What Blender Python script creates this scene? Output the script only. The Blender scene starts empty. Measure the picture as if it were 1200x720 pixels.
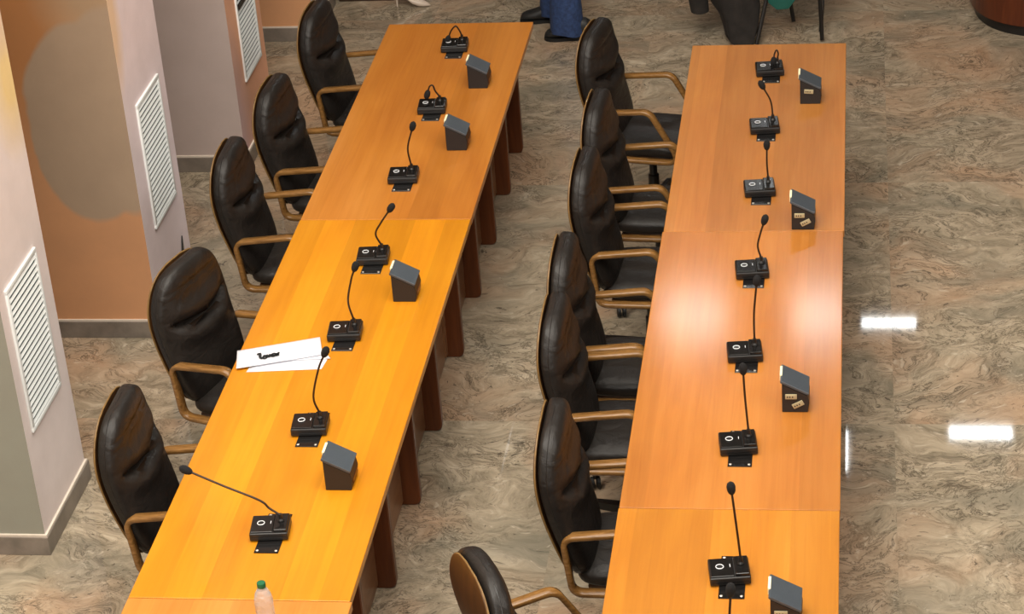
import bpy, bmesh, math, random
from mathutils import Vector, Matrix
random.seed(7)
sc = bpy.context.scene
COL = sc.collection
PI = math.pi

# ------------------------------------------------------------------ mesh helpers
class MB:
    """collects shapes, links them as one mesh object"""
    def __init__(s):
        s.v = []; s.f = []
    def add(s, vs, fs):
        n = len(s.v)
        s.v += [tuple(p) for p in vs]
        s.f += [tuple(i + n for i in f) for f in fs]
        return s
    def box(s, x0, x1, y0, y1, z0, z1, bev=0.0, seg=2, mat=None):
        bm = bmesh.new()
        bmesh.ops.create_cube(bm, size=1)
        for v in bm.verts:
            v.co = Vector((x0 + (v.co.x + .5) * (x1 - x0), y0 + (v.co.y + .5) * (y1 - y0), z0 + (v.co.z + .5) * (z1 - z0)))
        if bev:
            bmesh.ops.bevel(bm, geom=bm.edges[:], offset=bev, segments=seg, affect='EDGES', profile=.5)
        if mat is not None:
            bmesh.ops.transform(bm, matrix=mat, verts=bm.verts[:])
        bm.verts.index_update()
        s.add([v.co[:] for v in bm.verts], [[v.index for v in f.verts] for f in bm.faces])
        bm.free(); return s
    def prism(s, pts, a, b, axis='y', bev=0.0, seg=2):
        """polygon pts (2-D) extruded from a to b along an axis; x-z polygon for y, x-y for z, y-z for x"""
        def p3(p, t):
            return {'y': (p[0], t, p[1]), 'z': (p[0], p[1], t), 'x': (t, p[0], p[1])}[axis]
        bm = bmesh.new()
        A = [bm.verts.new(p3(p, a)) for p in pts]; B = [bm.verts.new(p3(p, b)) for p in pts]
        n = len(pts)
        bm.faces.new(A); bm.faces.new(B[::-1])
        for i in range(n):
            bm.faces.new((A[i], B[i], B[(i + 1) % n], A[(i + 1) % n]))
        bmesh.ops.recalc_face_normals(bm, faces=bm.faces[:])
        if bev:
            bmesh.ops.bevel(bm, geom=bm.edges[:], offset=bev, segments=seg, affect='EDGES', profile=.5)
        bm.verts.index_update()
        s.add([v.co[:] for v in bm.verts], [[v.index for v in f.verts] for f in bm.faces])
        bm.free(); return s
    def rings(s, rings, closed=False, cap=True):
        """skin a list of equal-length rings"""
        n = len(rings[0]); vs = [p for r in rings for p in r]; fs = []
        m = len(rings)
        for i in range(m if closed else m - 1):
            j = (i + 1) % m
            for k in range(n):
                l = (k + 1) % n
                fs.append((i * n + k, i * n + l, j * n + l, j * n + k))
        if cap and not closed:
            fs.append(tuple(range(n))[::-1]); fs.append(tuple(range((m - 1) * n, m * n)))
        return s.add(vs, fs)
    def tube(s, path, r, n=10, closed=False):
        P = [Vector(p) for p in path]; R = r if isinstance(r, (list, tuple)) else [r] * len(P)
        rings = []; up = Vector((0.13, 0.31, 1)).normalized(); N = None
        for i, p in enumerate(P):
            a = P[i - 1] if (i or closed) else p; b = P[(i + 1) % len(P)] if (i < len(P) - 1 or closed) else p
            t = (b - a).normalized()
            if N is None:
                N = t.cross(up if abs(t.dot(up)) < .95 else Vector((1, 0, 0))).normalized()
            N = (N - t * N.dot(t)).normalized(); B = t.cross(N)
            rings.append([p + (N * math.cos(2 * PI * k / n) + B * math.sin(2 * PI * k / n)) * R[i] for k in range(n)])
        return s.rings(rings, closed)
    def lathe(s, prof, n=24, c=(0, 0, 0)):
        rings = [[(c[0] + r * math.cos(2 * PI * k / n), c[1] + r * math.sin(2 * PI * k / n), c[2] + z) for k in range(n)] for r, z in prof]
        return s.rings(rings)
    def ball(s, c, rx, ry, rz, n=16, m=10):
        prof = []
        rings = []
        for i in range(m + 1):
            a = -PI / 2 + PI * i / m
            q = max(math.cos(a), .02)
            rings.append([(c[0] + rx * q * math.cos(2 * PI * k / n), c[1] + ry * q * math.sin(2 * PI * k / n), c[2] + rz * math.sin(a)) for k in range(n)])
        return s.rings(rings)
    def build(s, name, mat, parent=None, smooth=35, loc=None):
        me = bpy.data.meshes.new(name)
        me.from_pydata(s.v, [], s.f); me.update()
        bm = bmesh.new(); bm.from_mesh(me)
        bmesh.ops.recalc_face_normals(bm, faces=bm.faces[:]); bm.to_mesh(me); bm.free()
        if smooth:
            me.polygons.foreach_set('use_smooth', [True] * len(me.polygons))
            me.set_sharp_from_angle(angle=math.radians(smooth))
        me.materials.append(mat)
        o = bpy.data.objects.new(name, me); COL.objects.link(o)
        if parent is not None: o.parent = parent
        if loc is not None: o.location = loc
        return o

def tag(o, label=None, cat=None, group=None, kind=None):
    if label: o['label'] = label
    if cat: o['category'] = cat
    if group: o['group'] = group
    if kind: o['kind'] = kind
    return o

def thing(name, label, cat, loc=(0, 0, 0), rz=0.0, group=None):
    o = bpy.data.objects.new(name, None); COL.objects.link(o)
    o.empty_display_size = .1
    o.location = loc; o.rotation_euler = (0, 0, rz)
    return tag(o, label, cat, group)

def dup(o, parent=None):
    c = o.copy(); COL.objects.link(c); c.parent = parent
    for ch in list(o.children): dup(ch, c)
    return c

def fillet(pts, rad, n=6, closed=True):
    out = []; N = len(pts)
    for i in range(N):
        p = Vector(pts[i])
        if not closed and i in (0, N - 1):
            out.append(p); continue
        a = Vector(pts[i - 1]); b = Vector(pts[(i + 1) % N])
        r = rad[i] if isinstance(rad, (list, tuple)) else rad
        u = (a - p).normalized(); w = (b - p).normalized()
        ang = u.angle(w); d = min(r / math.tan(ang / 2), (a - p).length * .48, (b - p).length * .48)
        s0 = p + u * d; s1 = p + w * d
        for k in range(n + 1):
            t = k / n
            out.append((1 - t) ** 2 * s0 + 2 * t * (1 - t) * p + t * t * s1)
    return out

def spline(pts, n=8):
    P = [Vector(p) for p in pts]; out = []
    Q = [P[0] * 2 - P[1]] + P + [P[-1] * 2 - P[-2]]
    for i in range(1, len(Q) - 2):
        for k in range(n):
            t = k / n
            a, b, c, d = Q[i - 1], Q[i], Q[i + 1], Q[i + 2]
            out.append(.5 * ((2 * b) + (c - a) * t + (2 * a - 5 * b + 4 * c - d) * t * t + (-a + 3 * b - 3 * c + d) * t ** 3))
    out.append(P[-1]); return out

# ------------------------------------------------------------------ material helpers
def srgb(r, g, b):
    f = lambda c: (c / 255 / 12.92) if c / 255 <= .04045 else ((c / 255 + .055) / 1.055) ** 2.4
    return (f(r), f(g), f(b), 1)

class NT:
    def __init__(s, name):
        s.m = bpy.data.materials.new(name); s.m.use_nodes = True
        s.t = s.m.node_tree; s.n = s.t.nodes; s.b = s.n['Principled BSDF']
    def node(s, typ, **kw):
        n = s.n.new(typ)
        for k, v in kw.items():
            if k.startswith('_'): setattr(n, k[1:], v)
            else: n.inputs[k.replace('__', ' ')].default_value = v
        return n
    def link(s, a, b): s.t.links.new(a, b)
    def coord(s, scale=(1, 1, 1), kind='Object', rot=(0, 0, 0), loc=(0, 0, 0)):
        c = s.n.new('ShaderNodeTexCoord'); m = s.n.new('ShaderNodeMapping')
        m.inputs['Scale'].default_value = scale; m.inputs['Rotation'].default_value = rot; m.inputs['Location'].default_value = loc
        s.link(c.outputs[kind], m.inputs['Vector']); return m.outputs['Vector']
    def noise(s, vec, scale, detail=4, rough=.55, dist=0):
        n = s.node('ShaderNodeTexNoise', Scale=scale, Detail=detail, Roughness=rough, Distortion=dist)
        s.link(vec, n.inputs['Vector']); return n
    def ramp(s, fac, stops, interp='LINEAR'):
        r = s.n.new('ShaderNodeValToRGB'); e = r.color_ramp.elements; r.color_ramp.interpolation = interp
        while len(e) < len(stops): e.new(.5)
        for i, (p, c) in enumerate(stops):
            e[i].position = p; e[i].color = c if len(c) == 4 else (*c, 1)
        s.link(fac, r.inputs['Fac']); return r.outputs['Color']
    def mix(s, fac, a, b, mode='MIX'):
        m = s.n.new('ShaderNodeMix'); m.data_type = 'RGBA'; m.blend_type = mode
        for sock, v in ((m.inputs[0], fac), (m.inputs[6], a), (m.inputs[7], b)):
            if hasattr(v, 'is_linked') or hasattr(v, 'links'): s.link(v, sock)
            else: sock.default_value = v
        return m.outputs[2]
    def math(s, op, a, b=0.0, clamp=False):
        m = s.n.new('ShaderNodeMath'); m.operation = op; m.use_clamp = clamp
        for sock, v in ((m.inputs[0], a), (m.inputs[1], b)):
            if hasattr(v, 'links'): s.link(v, sock)
            else: sock.default_value = v
        return m.outputs[0]
    def bump(s, h, strength=.2, dist=.01):
        b = s.node('ShaderNodeBump', Strength=strength, Distance=dist); s.link(h, b.inputs['Height'])
        s.link(b.outputs['Normal'], s.b.inputs['Normal'])
    def set(s, **kw):
        for k, v in kw.items():
            k = k.replace('_', ' ')
            if hasattr(v, 'links'): s.link(v, s.b.inputs[k])
            else: s.b.inputs[k].default_value = v
        return s

def plain(name, col, rough=.5, metal=0.0, noise=.06, scale=30, bump=0.0, **kw):
    t = NT(name); v = t.coord()
    n = t.noise(v, scale)
    dark = tuple(c * (1 - noise * 2) for c in col[:3]) + (1,); lite = tuple(min(1, c * (1 + noise)) for c in col[:3]) + (1,)
    t.set(Base_Color=t.ramp(n.outputs['Fac'], [(.3, dark), (.7, lite)]), Roughness=rough, Metallic=metal, **kw)
    if bump: t.bump(n.outputs['Fac'], bump, .004)
    return t.m

def table_wood(name, base, dark, lite, seed, rough=.24):
    t = NT(name)
    v = t.coord(loc=(seed * 3.1, seed * 1.7, 0))
    # veneer leaves: bands across x, shifted tone
    sx = t.n.new('ShaderNodeSeparateXYZ'); t.link(v, sx.inputs[0])
    bx = t.math('FLOOR', t.math('MULTIPLY', sx.outputs['X'], 7.3))
    wn = t.n.new('ShaderNodeTexWhiteNoise'); wn.noise_dimensions = '1D'; t.link(bx, wn.inputs['W'])
    grain = t.noise(t.coord(scale=(26, .9, 1), loc=(seed, seed, 0)), 1.6, 6, .6, .6)
    broad = t.noise(t.coord(scale=(3.0, .7, 1), loc=(seed * 2, 0, 0)), 1.3, 3, .5, .8)
    c = t.ramp(grain.outputs['Fac'], [(.25, dark), (.5, base), (.78, lite)])
    c2 = t.ramp(broad.outputs['Fac'], [(.3, dark), (.55, base), (.75, lite)])
    c = t.mix(.55, c, c2)
    hv = t.n.new('ShaderNodeHueSaturation'); t.link(c, hv.inputs['Color'])
    t.link(t.math('ADD', t.math('MULTIPLY', wn.outputs['Value'], .24), .87), hv.inputs['Value'])
    r = t.noise(t.coord(scale=(1, 1, 1)), 2.2, 3)
    t.set(Base_Color=hv.outputs['Color'], Roughness=t.math('ADD', t.math('MULTIPLY', r.outputs['Fac'], .10), rough + .12))
    t.set(Specular_IOR_Level=.3, Coat_Weight=.42, Coat_Roughness=.12)
    return t.m

def wood(name, base, dark, rough=.4, axis=(12, 12, 1.5)):
    t = NT(name)
    g = t.noise(t.coord(scale=axis), 3.0, 5, .6, .8)
    t.set(Base_Color=t.ramp(g.outputs['Fac'], [(.3, dark), (.68, base)]), Roughness=rough)
    return t.m

M = {}
M['leather'] = (lambda t: (t.set(Base_Color=t.ramp(t.noise(t.coord(), 5, 4).outputs['Fac'], [(.3, srgb(28, 25, 23)), (.7, srgb(38, 34, 31))]),
                                 Roughness=.43, Specular_IOR_Level=.32),
                           t.bump(t.math('ADD', t.noise(t.coord(scale=(1, 1.0, 1.6)), 9, 3, .5, 1.2).outputs['Fac'],
                                         t.math('MULTIPLY', t.noise(t.coord(), 260, 2).outputs['Fac'], .06)), .35, .02), t.m)[-1])(NT('black_leather'))
M['bent'] = wood('bent_beech_wood', srgb(146, 106, 58), srgb(102, 70, 34), .22, (4, 22, 22))
M['shell'] = wood('shell_plywood', srgb(84, 54, 28), srgb(58, 36, 18), .4, (10, 10, 1.2))
M['shell_edge'] = wood('plywood_edge', srgb(138, 108, 62), srgb(104, 76, 42), .4)
M['leg'] = wood('dark_cherry_legs', srgb(112, 60, 28), srgb(84, 42, 18), .36, (9, 9, .8))
M['panel'] = wood('cherry_panel_floorlit', srgb(150, 108, 76), srgb(124, 84, 56), .3, (9, 1, 9))  # colour lifted to include the pale floor's reflection on the panel
M['black'] = plain('black_plastic', srgb(26, 25, 25), .38, noise=.1, bump=.04, scale=120)
M['blackgloss'] = plain('black_gloss_plastic', srgb(22, 21, 21), .16, noise=.08)
M['blackmetal'] = plain('black_metal', srgb(22, 21, 20), .32, noise=.1)
M['neck'] = plain('gooseneck_black', srgb(40, 24, 18), .34, noise=.1)
M['foam'] = plain('black_foam', srgb(22, 21, 22), .95, noise=.3, scale=300, bump=.5)
M['lid'] = plain('slate_grey_lid', srgb(70, 77, 84), .36, noise=.05, scale=60)
M['boxdark'] = plain('charcoal_plastic', srgb(31, 30, 31), .5, noise=.06, scale=90)
M['sticker'] = plain('pale_yellow_label', srgb(250, 244, 205), .5, noise=.02)
M['socket'] = plain('ivory_socket', srgb(178, 166, 132), .4, noise=.05)
M['white_ring'] = plain('white_ring', srgb(235, 238, 242), .4, noise=.02)
M['screw'] = plain('steel_screw', srgb(220, 215, 205), .3, .7, noise=.04)
M['paper'] = plain('white_paper', srgb(226, 228, 235), .75, noise=.015, scale=8)
M['ink'] = plain('black_ink', srgb(26, 28, 30), .7, noise=.05)
M['ventwhite'] = plain('white_enamel', srgb(238, 243, 243), .4, noise=.02, scale=12)
M['ventshade'] = plain('vent_gap_shade', srgb(66, 84, 86), .7, noise=.08)  # dark teal stands in for the shade between louvre slats
M['skirt'] = plain('grey_stone_skirting', srgb(134, 124, 114), .35, noise=.16, scale=9)
M['caulk'] = plain('cream_caulk_strip', srgb(226, 214, 200), .6, noise=.03)
M['denim'] = plain('blue_denim', srgb(40, 62, 104), .85, noise=.2, scale=45, bump=.3)
M['shoe'] = plain('black_shoe', srgb(30, 31, 32), .55, noise=.1)
M['sole'] = plain('black_sole', srgb(17, 17, 17), .7, noise=.1)
M['heelwhite'] = plain('cream_leather', srgb(208, 192, 176), .35, noise=.04)
M['skin'] = plain('skin', srgb(196, 150, 124), .55, noise=.05)
M['hair'] = plain('dark_hair', srgb(44, 32, 24), .6, noise=.3, scale=80)
M['shirt'] = plain('grey_cloth', srgb(92, 94, 100), .9, noise=.1)
M['dress'] = plain('dark_cloth', srgb(46, 42, 48), .9, noise=.1)
M['coat'] = plain('dark_wool', srgb(38, 34, 31), .95, noise=.22, scale=14, bump=.3)
M['green'] = plain('green_plastic', srgb(22, 92, 82), .4, noise=.06)
M['desk'] = wood('dark_red_wood', srgb(96, 46, 22), srgb(70, 30, 14), .3, (9, 9, .8))
M['bench'] = wood('dark_brown_wood', srgb(64, 44, 28), srgb(46, 30, 18), .5, (2, 10, 10))
M['cap'] = plain('green_cap', srgb(22, 98, 62), .4, noise=.04)
t = NT('clear_plastic'); t.set(Base_Color=(.86, .88, .9, 1), Roughness=.1, IOR=1.25, Transmission_Weight=.72)
t.bump(t.noise(t.coord(scale=(1, 1, 2)), 40, 2).outputs['Fac'], .5, .01); M['clear'] = t.m
t = NT('lamp_diffuser'); t.set(Base_Color=(1, 1, 1, 1), Emission_Color=(.95, .99, 1, 1), Emission_Strength=30.0); M['lamp'] = t.m
M['ceil'] = plain('ceiling_plaster', srgb(196, 188, 178), .9, noise=.03, scale=3)
M['wall'] = plain('wall_plaster', srgb(196, 180, 164), .9, noise=.04, scale=2)
M['backwall'] = plain('back_wall_plaster', srgb(120, 100, 84), .9, noise=.04, scale=2)

# floor: polished stone with warped swirls, in large slabs
def floor_mat():
    t = NT('polished_swirled_stone')
    v = t.coord()
    # slabs: each about 2 x 1.2 m with its own offset
    sx = t.n.new('ShaderNodeSeparateXYZ'); t.link(v, sx.inputs[0])
    cx = t.math('FLOOR', t.math('MULTIPLY', t.math('ADD', sx.outputs['X'], .13), .72)); cy = t.math('FLOOR', t.math('MULTIPLY', sx.outputs['Y'], .42))
    cc = t.n.new('ShaderNodeCombineXYZ'); t.link(cx, cc.inputs[0]); t.link(cy, cc.inputs[1])
    wn = t.n.new('ShaderNodeTexWhiteNoise'); wn.noise_dimensions = '3D'; t.link(cc.outputs[0], wn.inputs['Vector'])
    off = t.n.new('ShaderNodeVectorMath'); off.operation = 'MULTIPLY_ADD'
    t.link(wn.outputs['Color'], off.inputs[0]); off.inputs[1].default_value = (7, 7, 7); t.link(v, off.inputs[2])
    w0 = t.noise(off.outputs[0], 1.5, 3, .5)
    wv = t.n.new('ShaderNodeVectorMath'); wv.operation = 'MULTIPLY_ADD'
    t.link(w0.outputs['Color'], wv.inputs[0]); wv.inputs[1].default_value = (.75, .75, .75); t.link(off.outputs[0], wv.inputs[2])
    mp = t.n.new('ShaderNodeMapping'); mp.inputs['Scale'].default_value = (.95, 1.6, 1); t.link(wv.outputs[0], mp.inputs['Vector'])
    w1 = t.noise(mp.outputs[0], 6.5, 9, .72, .9)
    base = t.ramp(w1.outputs['Fac'], [(.30, srgb(112, 102, 86)), (.43, srgb(150, 138, 118)), (.55, srgb(172, 158, 136)), (.68, srgb(194, 180, 158))])
    pk = t.noise(wv.outputs[0], 1.7, 3, .5)
    base = t.mix(t.ramp(pk.outputs['Fac'], [(.46, (0, 0, 0, 1)), (.66, (.48, .48, .48, 1))]), base, srgb(188, 148, 116))
    gr = t.noise(mp.outputs[0], 1.9, 3, .5)
    base = t.mix(t.ramp(gr.outputs['Fac'], [(.48, (0, 0, 0, 1)), (.70, (.6, .6, .6, 1))]), base, srgb(112, 110, 98))
    # dark wavy veins
    w2 = t.noise(mp.outputs[0], 6.0, 8, .72, 1.2)
    vein = t.math('ABSOLUTE', t.math('SUBTRACT', w2.outputs['Fac'], .5))
    patch = t.noise(wv.outputs[0], 3.0, 2, .5)
    vm = t.math('MULTIPLY', t.ramp(vein, [(.0, (1, 1, 1, 1)), (.030, (0, 0, 0, 1))]), t.ramp(patch.outputs['Fac'], [(.36, (0, 0, 0, 1)), (.58, (.85, .85, .85, 1))]))
    base = t.mix(vm, base, srgb(72, 64, 54))
    sp = t.noise(mp.outputs[0], 24, 3, .6, .6)
    base = t.mix(t.ramp(sp.outputs['Fac'], [(.64, (0, 0, 0, 1)), (.70, (.75, .75, .75, 1))]), base, srgb(66, 60, 54))
    sl = t.noise(mp.outputs[0], 17, 3, .6, .6)
    base = t.mix(t.ramp(sl.outputs['Fac'], [(.62, (0, 0, 0, 1)), (.72, (.5, .5, .5, 1))]), base, srgb(206, 194, 174))
    t.set(Base_Color=base, Roughness=.035, Specular_IOR_Level=.5)
    return t.m
M['floor'] = floor_mat()

def spot(t, vec, cy, cz, ry, rz, soft):
    """soft ellipse mask in the (first, third) axes of vec"""
    d = t.n.new('ShaderNodeMapping'); d.vector_type = 'POINT'
    d.inputs['Location'].default_value = (-cy / ry, 0, -cz / rz); d.inputs['Scale'].default_value = (1 / ry, 0, 1 / rz)
    t.link(vec, d.inputs['Vector'])
    l = t.n.new('ShaderNodeVectorMath'); l.operation = 'LENGTH'; t.link(d.outputs[0], l.inputs[0])
    return t.ramp(l.outputs['Value'], [(max(0, 1 - soft) * .5, (1, 1, 1, 1)), (.5, (0, 0, 0, 1))]) if False else _edge(t, l.outputs['Value'], soft)
def _edge(t, val, soft):
    m = t.n.new('ShaderNodeMapRange'); m.inputs['From Min'].default_value = 1 + soft; m.inputs['From Max'].default_value = 1 - soft
    t.link(val, m.inputs['Value']); return m.outputs['Result']

def pillar_mat(name, front, side, fspots=(), sspots=()):
    """painted plaster: one colour on faces turned to -y, one on faces turned to +x, rounded painted fields"""
    t = NT(name)
    v = t.coord()
    nz = t.noise(v, 2.5, 3)
    wob = t.n.new('ShaderNodeVectorMath'); wob.operation = 'MULTIPLY_ADD'
    t.link(nz.outputs['Color'], wob.inputs[0]); wob.inputs[1].default_value = (.12, .12, .12); t.link(v, wob.inputs[2])
    g = t.n.new('ShaderNodeNewGeometry'); s = t.n.new('ShaderNodeSeparateXYZ'); t.link(g.outputs['Normal'], s.inputs[0])
    isx = t.math('GREATER_THAN', t.math('ABSOLUTE', s.outputs['X']), .7)
    fc = front; sd = side
    for (c, cx, cz, rx, rz, soft) in fspots: fc = t.mix(spot(t, wob.outputs[0], cx, cz, rx, rz, soft), fc, c)
    sw = t.n.new('ShaderNodeMapping'); sw.inputs['Rotation'].default_value = (0, 0, -PI / 2); t.link(wob.outputs[0], sw.inputs['Vector'])  # y -> x
    for (c, cy, cz, ry, rz, soft) in sspots: sd = t.mix(spot(t, sw.outputs[0], cy, cz, ry, rz, soft), sd, c)
    col = t.mix(isx, fc, sd)
    dirt = t.noise(v, 5, 5, .6)
    col = t.mix(t.ramp(dirt.outputs['Fac'], [(.35, (.10, .10, .10, 1)), (.65, (0, 0, 0, 1))]), col, srgb(120, 100, 84))
    t.set(Base_Color=col, Roughness=.8)
    t.bump(t.noise(v, 60, 3).outputs['Fac'], .08, .004)
    return t.m

# ------------------------------------------------------------------ the setting
CEIL = 7.0
tag(MB().box(-3.6, 9.5, -9, 20, -.2, 0).build('floor', M['floor'], smooth=0), kind='structure')
tag(MB().box(-3.6, 9.5, -9, 20, CEIL, CEIL + .2).build('ceiling', M['ceil'], smooth=0), kind='structure')
tag(MB().box(-3.8, -3.6, -9, 20, 0, CEIL).build('wall_left', M['wall'], smooth=0), kind='structure')
tag(MB().box(9.5, 9.7, -9, 20, 0, CEIL).build('wall_right', M['wall'], smooth=0), kind='structure')
tag(MB().box(-3.8, 9.7, 20, 20.2, 0, CEIL).build('wall_back', M['backwall'], smooth=0), kind='structure')
tag(MB().box(-3.8, 9.7, -9.2, -9, 0, CEIL).build('wall_front', M['wall'], smooth=0), kind='structure')

XP = -.826
PIL = [  # y0, y1, material
    (1.315, 1.885, pillar_mat('paint_pale_pink', srgb(150, 150, 138), srgb(236, 224, 221),
        fspots=[(srgb(150, 140, 122), -1.4, 2.2, .9, .8, .2)],
        sspots=[(srgb(240, 212, 150), 1.90, 1.96, .17, .22, .6), (srgb(222, 186, 156), 1.8, 2.6, .5, .45, .3)])),
    (3.13, 3.78, pillar_mat('paint_orange_taupe', srgb(210, 154, 110), srgb(240, 224, 226),
        fspots=[(srgb(184, 126, 76), -1.25, 1.80, .42, .62, .5), (srgb(178, 148, 116), -.80, 2.05, .30, .50, .3), (srgb(176, 152, 128), -.965, 1.18, .275, .50, .03), (srgb(176, 152, 128), -.80, 1.24, .24, .52, .04)],
        sspots=[(srgb(238, 206, 172), 3.20, 1.80, .12, .40, .3)])),
    (4.97, 5.66, pillar_mat('paint_mauve_orange', srgb(186, 170, 164), srgb(234, 176, 142),
        sspots=[(srgb(210, 178, 176), 4.9, .1, .30, .7, .4)])),
    (6.83, 7.42, pillar_mat('paint_orange_grey', srgb(212, 156, 112), srgb(204, 198, 190))),
]
for i, (y0, y1, m) in enumerate(PIL):
    x0 = -3.6
    p = MB().box(x0, XP, y0, y1, 0, CEIL).build('pillar', m, smooth=0)
    tag(p, ['nearest wall pillar, grey-green front and pale pink side', 'second wall pillar, orange front with a round taupe field',
            'third wall pillar, mauve front and orange side', 'farthest wall pillar, orange front and grey side'][i], 'pillar', 'painted wall pillars', 'structure')
    b = MB()
    b.prism([(x0, y0 - .014), (XP + .014, y0 - .014), (XP + .014, y1 + .014), (x0, y1 + .014), (x0, y1), (XP, y1), (XP, y0), (x0, y0)], 0, .088, 'z', .002, 1)
    b.build('baseboard', M['skirt'], p, smooth=0)
    c = MB().prism([(x0, y0 - .008), (XP + .010, y0 - .008), (XP + .010, y1 + .008), (x0, y1 + .008), (x0, y1), (XP, y1), (XP, y0), (x0, y0)], .088, .097, 'z')
    c.build('sealant_strip', M['caulk'], p, smooth=0)

# louvred vents on the pillar sides
def make_vent(y0, y1, z0, z1, n, label):
    t = thing('louvred_vent', label, 'vent', (XP, (y0 + y1) / 2, z0), group='white louvred vents on the pillars')
    w = (y1 - y0) / 2; h = z1 - z0; f = .020
    fr = MB()
    fr.box(0, .011, -w, w, 0, f, .002).box(0, .011, -w, w, h - f, h, .002).box(0, .011, -w, -w + f, f, h - f, .002).box(0, .011, w - f, w, f, h - f, .002)
    fr.build('frame', M['ventwhite'], t)
    MB().box(-.002, .001, -w + f, w - f, f, h - f).build('gap_shade', M['ventshade'], t, smooth=0)  # shade-coloured sheet behind the slats
    sl = MB(); hh = (h - 2 * f) / n
    for k in range(n):
        z = f + (k + .5) * hh
        sl.box(-.0064, .0064, -w + f, w - f, -.0012, .0012, mat=Matrix.Translation((.0065, 0, z)) @ Matrix.Rotation(math.radians(62), 4, 'Y'))
    s = sl.build('louvre_slats', M['ventwhite'], t, smooth=0)
    return t
make_vent(1.385, 1.765, .545, 1.20, 22, 'white louvred vent on the nearest pale pink pillar')
make_vent(3.285, 3.665, .50, 1.145, 22, 'white louvred vent on the pillar side beside the round taupe field')
v3 = make_vent(5.16, 5.54, .445, 1.09, 22, 'white louvred vent on the orange pillar side with a dark bar across it')
MB().box(.017, .024, -.19, .02, .425, .455, mat=None).build('dark_bar', M['black'], v3)
tp = MB().prism([(0, 0), (.05, .03), (.058, .12)], 0, .006, 'x').build('paper_tag', M['black'], smooth=0, loc=(XP + .002, 3.60, .155))
tag(tp, 'small black pointed tag low on the pillar side behind a chair', 'tag')

# ------------------------------------------------------------------ tables
def make_table(name, x0, y0, y1, legs, mat, label, w=.782):
    t = thing(name, label, 'table', (x0, y0, 0), group='long conference tables')
    L = y1 - y0
    g = .0015
    MB().box(0, w, g, L - g, .718, .75, .0025, 2).build('tabletop', mat, t, smooth=10)
    MB().box(.585, .607, .02, L - .02, .02, .718).build('modesty_panel', M['panel'], t, smooth=0)
    for ly in legs:
        # slab leg with rounded lower outer corners
        pts = fillet([Vector((.42, .0)), Vector((.682, .0)), Vector((.682, .718)), Vector((.42, .718))], [.035, .035, .002, .002], 6)
        MB().prism([(p.x, p.y) for p in pts], ly - y0 - .019, ly - y0 + .019, 'y', .004, 1).build('leg', M['leg'], t)
    return t
TW = dict(
    a=table_wood('wood_far_left', srgb(190, 120, 44), srgb(170, 100, 34), srgb(204, 136, 60), 1.3),
    b=table_wood('wood_mid_left', srgb(208, 135, 18), srgb(192, 117, 12), srgb(218, 148, 32), 2.7, .26),
    c=table_wood('wood_near_left', srgb(198, 130, 54), srgb(182, 114, 42), srgb(208, 142, 68), 3.9),
    d=table_wood('wood_far_right', srgb(184, 119, 53), srgb(164, 100, 41), srgb(198, 135, 70), 5.2),
    e=table_wood('wood_mid_right', srgb(180, 114, 46), srgb(158, 94, 34), srgb(192, 128, 62), 6.6, .22),
    f=table_wood('wood_near_right', srgb(190, 122, 36), srgb(172, 104, 28), srgb(202, 136, 50), 7.8))
make_table('conference_table', -.001, 2.884, 5.212, [2.96, 3.532, 4.091, 4.66, 5.18], TW['a'], 'far brown-orange table segment of the left row, with three microphones')
make_table('conference_table', -.003, 0.0, 2.884, [.03, .55, 1.131, 1.726, 2.311], TW['b'], 'long yellow-orange middle table segment of the left row, with papers on it')
make_table('conference_table', -.003, -2.2, 0.0, [-2.15, -1.65, -1.1, -.55], TW['c'], 'nearest table segment of the left row, cut off by the bottom edge', .79)
make_table('conference_table', 1.652, 2.752, 4.849, [2.82, 3.32, 3.81, 4.31, 4.81], TW['d'], 'far table segment of the right row, with three microphones and two socket boxes')
make_table('conference_table', 1.647, .592, 2.752, [.64, 1.17, 1.70, 2.22, 2.69], TW['e'], 'middle table segment of the right row, with glossy light reflections')
make_table('conference_table', 1.645, -1.6, .592, [-1.55, -1.06, -.52, .02, .53], TW['f'], 'nearest orange table segment of the right row, cut off by the bottom edge')

# ------------------------------------------------------------------ chairs
SEAT_Z = .50
def prof(v):
    """spine of the backrest: (f, z) of its middle surface, v 0 bottom .. 1 top"""
    pts = [(-.150, .450), (-.196, .60), (-.238, .755), (-.258, .90), (-.250, 1.048)]
    x = v * (len(pts) - 1); i = min(int(x), len(pts) - 2); t = x - i
    a = pts[max(i - 1, 0)]; b = pts[i]; c = pts[i + 1]; d = pts[min(i + 2, len(pts) - 1)]
    return tuple(.5 * (2 * b[k] + (c[k] - a[k]) * t + (2 * a[k] - 5 * b[k] + 4 * c[k] - d[k]) * t * t + (-a[k] + 3 * b[k] - 3 * c[k] + d[k]) * t ** 3) for k in (0, 1))
def half_w(v):
    base = .216 + .028 * math.sin(min(v / .75, 1) * PI / 2)
    p = 3.0 if v > .5 else 5.0
    return base * max(1e-4, 1 - abs(2 * v - 1) ** p) ** (1 / (2.3 if v > .5 else 4))
def spow(c, e): return math.copysign(abs(c) ** e, c)
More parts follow.
